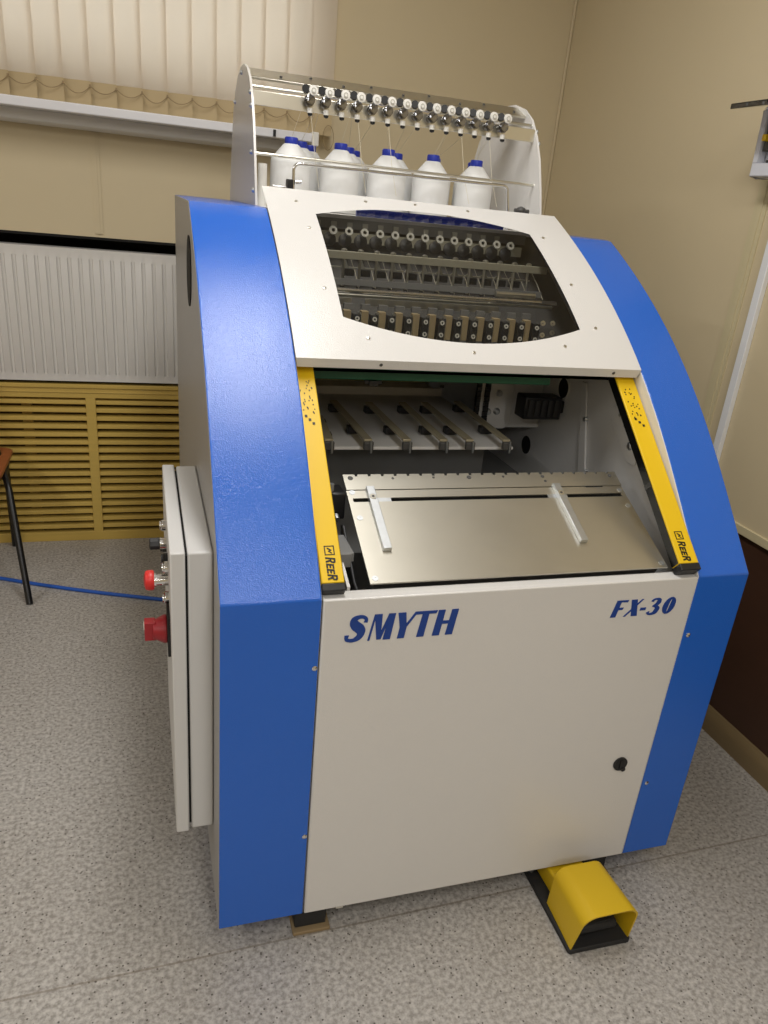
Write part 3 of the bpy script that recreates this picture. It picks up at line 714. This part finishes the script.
# control cabinet on the left side
cb = MB(); cb.box(-.0475, -.0005, .12, .62, .252, .920); cb = cb.build('control_cabinet', 'cab', mc, bevel=.004)
MB().box(-.052, -.0475, .128, .612, .262, .910).build('gasket', 'niche', cb)
MB().box(-.0795, -.052, .115, .625, .250, .922).build('door', 'cab', cb, bevel=.003)
es = MB(); es.lathe([(.013, 0), (.013, .024), (.016, .024), (.016, .028)], (-.0795, .26, .796), (-1, 0, 0), 22, 0)
es.lathe([(.019, .028), (.021, .031), (.021, .040), (.019, .045), (.010, .048), (0, .0485)], (-.0795, .26, .796), (-1, 0, 0), 24, 1)
es.build('emergency_stop', ['chrome', 'red'], cb)
ms = MB(); ms.box(-.0855, -.0795, .185, .265, .655, .745, 0); ms.lathe([(.030, .006), (.030, .012), (.021, .03), (.021, .034)], (-.0795, .225, .70), (-1, 0, 0), 20, 1)
ms.box(-.130, -.108, .213, .237, .68, .722, 1); ms.box(-.1315, -.120, .2165, .2335, .704, .717, 2)
ms.build('main_switch', ['black', 'redd', 'whitep'], cb, bevel=.0015)
kn = MB(); kn.lathe([(.012, 0), (.012, .014)], (-.0795, .33, .846), (-1, 0, 0), 18, 0); kn.lathe([(.011, .014), (.013, .016), (.013, .033), (.011, .035), (0, .035)], (-.0795, .33, .846), (-1, 0, 0), 8, 1)
kn.build('selector_knob', ['chrome', 'black'], cb)
for y, z, c_ in ((.39, .862, 'chrome'), (.33, .806, 'chrome'), (.27, .838, 'black'), (.37, .82, 'black'), (.21, .848, 'chrome'), (.30, .775, 'red'), (.24, .765, 'chrome')):
    MB().lathe([(.0125, 0), (.0125, .008), (.010, .010), (.010, .013), (0, .013)], (-.0795, y, z), (-1, 0, 0), 16).build('push_button', c_, cb)

# feet
for x, y in ((.208, .06), (.95, .06), (.208, 1.5), (.95, 1.5)):
    f = MB(); f.box(x-.036, x+.036, y-.045, y+.045, .010, .062); f.cyl((x, y, .06), (x, y, .08), .012)
    f.build('foot', 'rubber', mc, bevel=.003)
    tag(MB().box(x-.042, x+.044, y-.058, y+.06, 0, .010).build('wooden_pad', 'block', bevel=.002),
        {(.208, .06): 'flat wooden pad under the front left foot of the machine', (.95, .06): 'flat wooden pad under the front right foot behind the foot pedal',
         (.208, 1.5): 'flat wooden pad under the rear left foot of the machine', (.95, 1.5): 'flat wooden pad under the rear right foot of the machine'}[(x, y)], 'wooden pad', 'wooden pads under the machine feet')

# thread stand on top
plate = [(.968, ZT+.004), (.985, 1.56), (1.010, 1.63), (1.045, 1.71), (1.085, 1.772), (1.13, 1.818), (1.19, 1.85), (1.26, 1.867), (1.34, 1.868), (1.41, 1.852), (1.47, 1.82), (1.515, 1.775), (1.555, 1.70), (1.59, 1.60), (1.605, ZT+.004)]
for k, x in enumerate((w1-.008, w2-.012)):
    b = MB(); b.prism(plate, lambda p, t: (x+.006*t, p[0], p[1])); pl = b.build('stand_plate', 'plate' if k == 0 else 'white', mc, smooth=30)
    xo = x-.0005 if k == 0 else x+.0065; s = -1 if k == 0 else 1
    for y, z in ((1.30, 1.85), (1.10, 1.785), (1.46, 1.79), (1.075, 1.752), (1.055, 1.642), (1.0, 1.55)): MB().lathe([(.0065, 0), (.006, .003), (.003, .006)], (xo, y, z), (s, 0, 0), 12).build('screw', 'zinc', pl)
sx0, sx1 = w1-.002, w2-.012
b = MB(); b.prism([(1.255, 1.858), (1.255, 1.852), (1.175, 1.823), (1.173, 1.829), (1.245, 1.858)], lambda p, t: (sx0+t*(sx1-sx0), p[0], p[1]))
tr = b.build('top_rail', 'alu', mc, bevel=.0005)
for i in range(9): MB().lathe([(.004, 0), (.004, .004), (0, .005)], (.27+.088*i, 1.195+.03*(i % 2), 1.838+.011*(i % 2)), (0, -.35, .94), 8).build('rail_screw', 'dark', tr)
MB().box(sx0, sx1, 1.096, 1.102, 1.756, 1.790).build('tensioner_bar', 'alu', mc, bevel=.001)
MB().cyl((sx0, 1.125, 1.802), (sx1, 1.125, 1.802), .004, 10).build('upper_rod', 'alu', mc)
MB().cyl((sx0, 1.055, 1.640), (sx1, 1.055, 1.640), .0042, 12).build('guide_rod', 'alu', mc)
MB().cyl((sx0, 1.50, 1.66), (sx1, 1.50, 1.66), .0042, 12).build('rear_rod', 'alu', mc)
MB().box(w1, w2-.012, .925, YB, 1.500, 1.512).build('deck', 'white', mc, bevel=.001)
MB().cyl((.212, 1.10, 1.512), (.212, 1.10, 1.619), .0125, 16).build('spool_pin', 'whitep', mc)
# bent chrome rod
def arc(c, r, a0, a1, n=6): return [(c[0]+r*math.cos(a0+(a1-a0)*k/n), c[1], c[2]+r*math.sin(a0+(a1-a0)*k/n)) for k in range(n+1)]
pts = [(.280, 1.0, 1.512)]+arc((.296, 1.0, 1.608), .016, PI, PI/2)+arc((.884, 1.0, 1.612), .016, PI/2, .15)+[(.918, 1.0, 1.512)]
bent = MB().tube(pts, .0042, 12).build('bent_rod', 'chrome', mc)
b = MB(); b.box(.262, .278, .985, 1.015, 1.545, 1.585); b.build('rod_clamp', 'black', bent, bevel=.002)
b = MB(); b.cyl((.285, .996, 1.578), (.300, .994, 1.580), .006); b.cyl((.225, 1.0, 1.563), (.265, 1.0, 1.563), .005); b.cyl((.238, 1.0, 1.56), (.25, 1.0, 1.56), .010); b.build('clamp_screw', 'chrome', bent)
b = MB(); b.lathe([(.012, 0), (.014, .006), (.012, .012), (.004, .016)], (.950, 1.0, 1.563), (0, 0, 1), 10); b.cyl((.93, 1.0, 1.567), (.975, 1.0, 1.567), .006); b.cyl((.95, 1.0, 1.512), (.95, 1.0, 1.565), .004); b.build('wing_nut', 'dark', bent)
# tensioners: one prototype, copied along the bar
tens_x = [.333+(.897-.333)*i/13 for i in range(14)]
b = MB(); b.lathe([(.009, -.012), (.0085, .010), (.012, .014), (.0125, .022), (.008, .024), (0, .024)], (-.006, 0, -.022), (.15, -1, .15), 16)
b.ring((-.006, -.012, -.022), (.15, -1, .15), .008, .014, .004)
t0 = b.build('thread_tensioner', 'dchrome', mc, local=True)
t0.location = Vector((tens_x[0], 1.088, 1.802))-mc.location
d0 = MB(); d0.lathe([(.0122, 0), (.0128, .003), (.0122, .006), (.006, .0065), (.0045, .009), (0, .009)], (.003, -.018, .002), (.1, -1, .12), 20); d0.build('tension_dial', 'whitep', t0, local=True)
d0 = MB(); d0.ring((.003, -.0255, .0027), (.1, -1, .12), .004, .006, .002, 14); d0.build('dial_ring', 'ring', t0, local=True)
d0 = MB(); d0.lathe([(.010, 0), (.011, .004), (.010, .014)], (-.013, -.006, .004), (-.3, -1, .1), 14); d0.build('rear_dial', 'black', t0, local=True)
d0 = MB(); d0.lathe([(.0075, 0), (.0075, .012)], (-.002, -.010, -.050), (0, 0, 1), 14); d0.build('stem', 'whitep', t0, local=True)
d0 = MB(); d0.lathe([(.0, -.002), (.006, 0), (.007, .004), (.006, .008)], (-.001, -.010, -.056), (0, 0, 1), 14); d0.build('tip', 'black', t0, local=True)
for x in tens_x[1:]:
    c = copy_tree(t0, mc); c.location = Vector((x, 1.088, 1.802))-mc.location

# thread cones
def make_cone():
    r = thing('thread_cone', 'cone', 'thread cone', (0, 0, 1.512), 'thread cones on top of the machine')
    b = MB(); b.lathe([(.050, 0), (.0555, .003), (.056, .02), (.056, .118), (.054, .126), (.022, .163), (.0165, .166)], (0, 0, 0), (0, 0, 1), 36); b.build('body', 'cone', r, local=True)
    b = MB(); b.lathe([(.0175, .163), (.0185, .165), (.0185, .179), (.0165, .182), (.006, .182)], (0, 0, 0), (0, 0, 1), 24); b.build('cap', 'cap', r, local=True)
    return r
c0 = make_cone(); k = 0
ordn = ['leftmost', 'second from the left', 'middle', 'second from the right', 'rightmost']
rows = [(1.15, [.297, .438, .579, .717, .855], 'front row of five'),
        (1.275, [.347, .490, .642, .766, .897], 'second row of five'),
        (1.40, [.398, .540, .665, .806], 'back row of four')]
for y, xs, nm in rows:
    for i, x in enumerate(xs):
        o = c0 if k == 0 else copy_tree(c0)
        o.location = (x, y, 1.512)
        od = ordn if len(xs) == 5 else ['leftmost', 'second from the left', 'third from the left', 'rightmost']
        o['label'] = 'white blue-capped thread cone, '+od[i]+' of the '+nm
        tx_ = min(tens_x, key=lambda q_: abs(q_-(x+.03*(1 if (k % 2) else -.6))))
        th = MB(); th.tube([(x, y, 1.692), (tx_-.002, 1.118, 1.806)], .0006, 5)
        th.build('thread', 'thread', mc)
        if y < 1.2:
            th = MB(); th.tube([(tx_, 1.07, 1.745), (tx_+.012, 1.048, 1.645), (tx_+.014, .99, 1.571)], .0006, 5)
            th.build('thread', 'thread', mc)
        k += 1

# ------------------------------------------------------------------ foot pedal
fpd = thing('foot_pedal', 'yellow guarded foot pedal on a black base, on the floor by the machine', 'foot pedal', (.855, -.1, 0))
b = MB(); b.prism([(.776, -.186), (.932, -.188), (.936, -.182), (.936, .10), (.776, .10), (.772, -.180)], lambda p, t: (p[0], p[1], .014*t)); b.build('base_plate', 'rubber', fpd, bevel=.003)
def arch(y0, y1, wdt, hgt, inset, thick=.0035, lean=0):
    out = []; 
    def sec(w_, h_):
        pts = [(-w_, .012), (-w_+inset, h_-.035)]
        for k in range(1, 7):
            a = PI-(PI/2)*k/6; pts.append((-w_+inset+.034+.034*math.cos(a), h_-.034+.034*math.sin(a)))
        pts += [(-p[0], p[1]) for p in pts[::-1]]
        return pts
    o = sec(wdt, hgt); i_ = sec(wdt-thick, hgt-thick); q = MB(); n = len(o); vs = []
    for (sct, yy, bk) in ((o, y0, 0), (o, y1, 1), (i_, y1, 1), (i_, y0, 0)):
        for p in sct: vs.append((.854+p[0]*(1-.10*bk), yy+lean*p[1]*(1-bk), p[1]*(1-.02*bk) if p[1] > .02 else p[1]))
    fs = [(r*n+k, r*n+k+1, ((r+1) % 4)*n+k+1, ((r+1) % 4)*n+k) for r in range(4) for k in range(n-1)]
    for e in (0, n-1): fs.append((e, n+e, 2*n+e, 3*n+e))
    return q.add(vs, fs)
arch(-.180, -.052, .0785, .130, .005, lean=-.16).build('guard', 'pedalY', fpd, smooth=40)
b = MB(); b.prism([(-.056, .012), (-.056, .075), (.03, .062), (.075, .045), (.075, .012)], lambda p, t: (.805+.1*t, p[0], p[1])); b.build('rear_housing', 'pedalY', fpd, bevel=.006)
b = MB(); b.prism([(-.168, .034), (-.166, .052), (-.058, .082), (-.058, .062)], lambda p, t: (.804+.10*t, p[0], p[1]))
td = b.build('treadle', 'rubber', fpd, bevel=.005)
b = MB()
for i in range(6):
    y = -.160+.014*i; z = .0525+.030*(y+.166)/.108
    b.box(.812, .896, y, y+.005, z-.004, z+.003)
b.build('tread_ribs', 'rubber', td)
b = MB(); b.box(.84, .87, -.12, -.06, .013, .048); b.build('pivot', 'dark', fpd)
for x, y in ((.925, .02), (.79, .05)): MB().cyl((x, y, .014), (x, y, .022), .008).build('bolt', 'zinc', fpd)
MB().tube([(.855, .075, .03), (.855, .2, .02), (.84, .4, .012), (.80, .7, .012)], .005, 8).build('cable', 'cable', fpd)

# ------------------------------------------------------------------ light
def area(name, loc, sx_, sy_, power, col=(1, .93, .82)):
    l = bpy.data.lights.new(name, 'AREA'); l.shape = 'RECTANGLE'; l.size = sx_; l.size_y = sy_; l.energy = power; l.color = col
    o = bpy.data.objects.new(name, l); C.objects.link(o); o.location = loc; return o
for lx, ly, pw in ((.28, .35, 27), (.28, -1.9, 24), (.28, -4.2, 36), (-2.3, .35, 20), (-2.3, -1.9, 20), (-2.3, -4.2, 26)):  # rearmost pair is added, unseen, to light the machine cavity
    area('ceiling_lamp', (lx, ly, 2.96), .30, 1.25, pw, (1, .985, .96))

wd = bpy.data.worlds.new('outdoors'); sc.world = wd; wd.use_nodes = True
wd.node_tree.nodes['Background'].inputs[0].default_value = (.92, .95, 1, 1)
wd.node_tree.nodes['Background'].inputs[1].default_value = 3.6

# ------------------------------------------------------------------ camera
cam = bpy.data.cameras.new('camera'); co = bpy.data.objects.new('camera', cam); C.objects.link(co); sc.camera = co
yaw, pitch, roll = -.3379, .4019, .1009
f = Vector((-math.sin(yaw)*math.cos(pitch), math.cos(yaw)*math.cos(pitch), -math.sin(pitch)))
r = Vector((math.cos(yaw), math.sin(yaw), 0)); uu = r.cross(f)
r2 = r*math.cos(roll)+uu*math.sin(roll); u2 = -r*math.sin(roll)+uu*math.cos(roll)
m = Matrix((r2, u2, -f)).transposed().to_4x4(); m.translation = (-.1101, -1.2076, 1.5418)
co.matrix_world = m
cam.sensor_width = 36; cam.sensor_fit = 'AUTO'; cam.lens = 763.1*36/1024
cam.shift_x = -11.8/1024; cam.shift_y = 21.8/1024; cam.clip_start = .02

sc.view_settings.view_transform = 'Standard'; sc.view_settings.look = 'None'
sc.view_settings.gamma = 1; sc.view_settings.use_curve_mapping = False
sc.view_settings.exposure = -.04
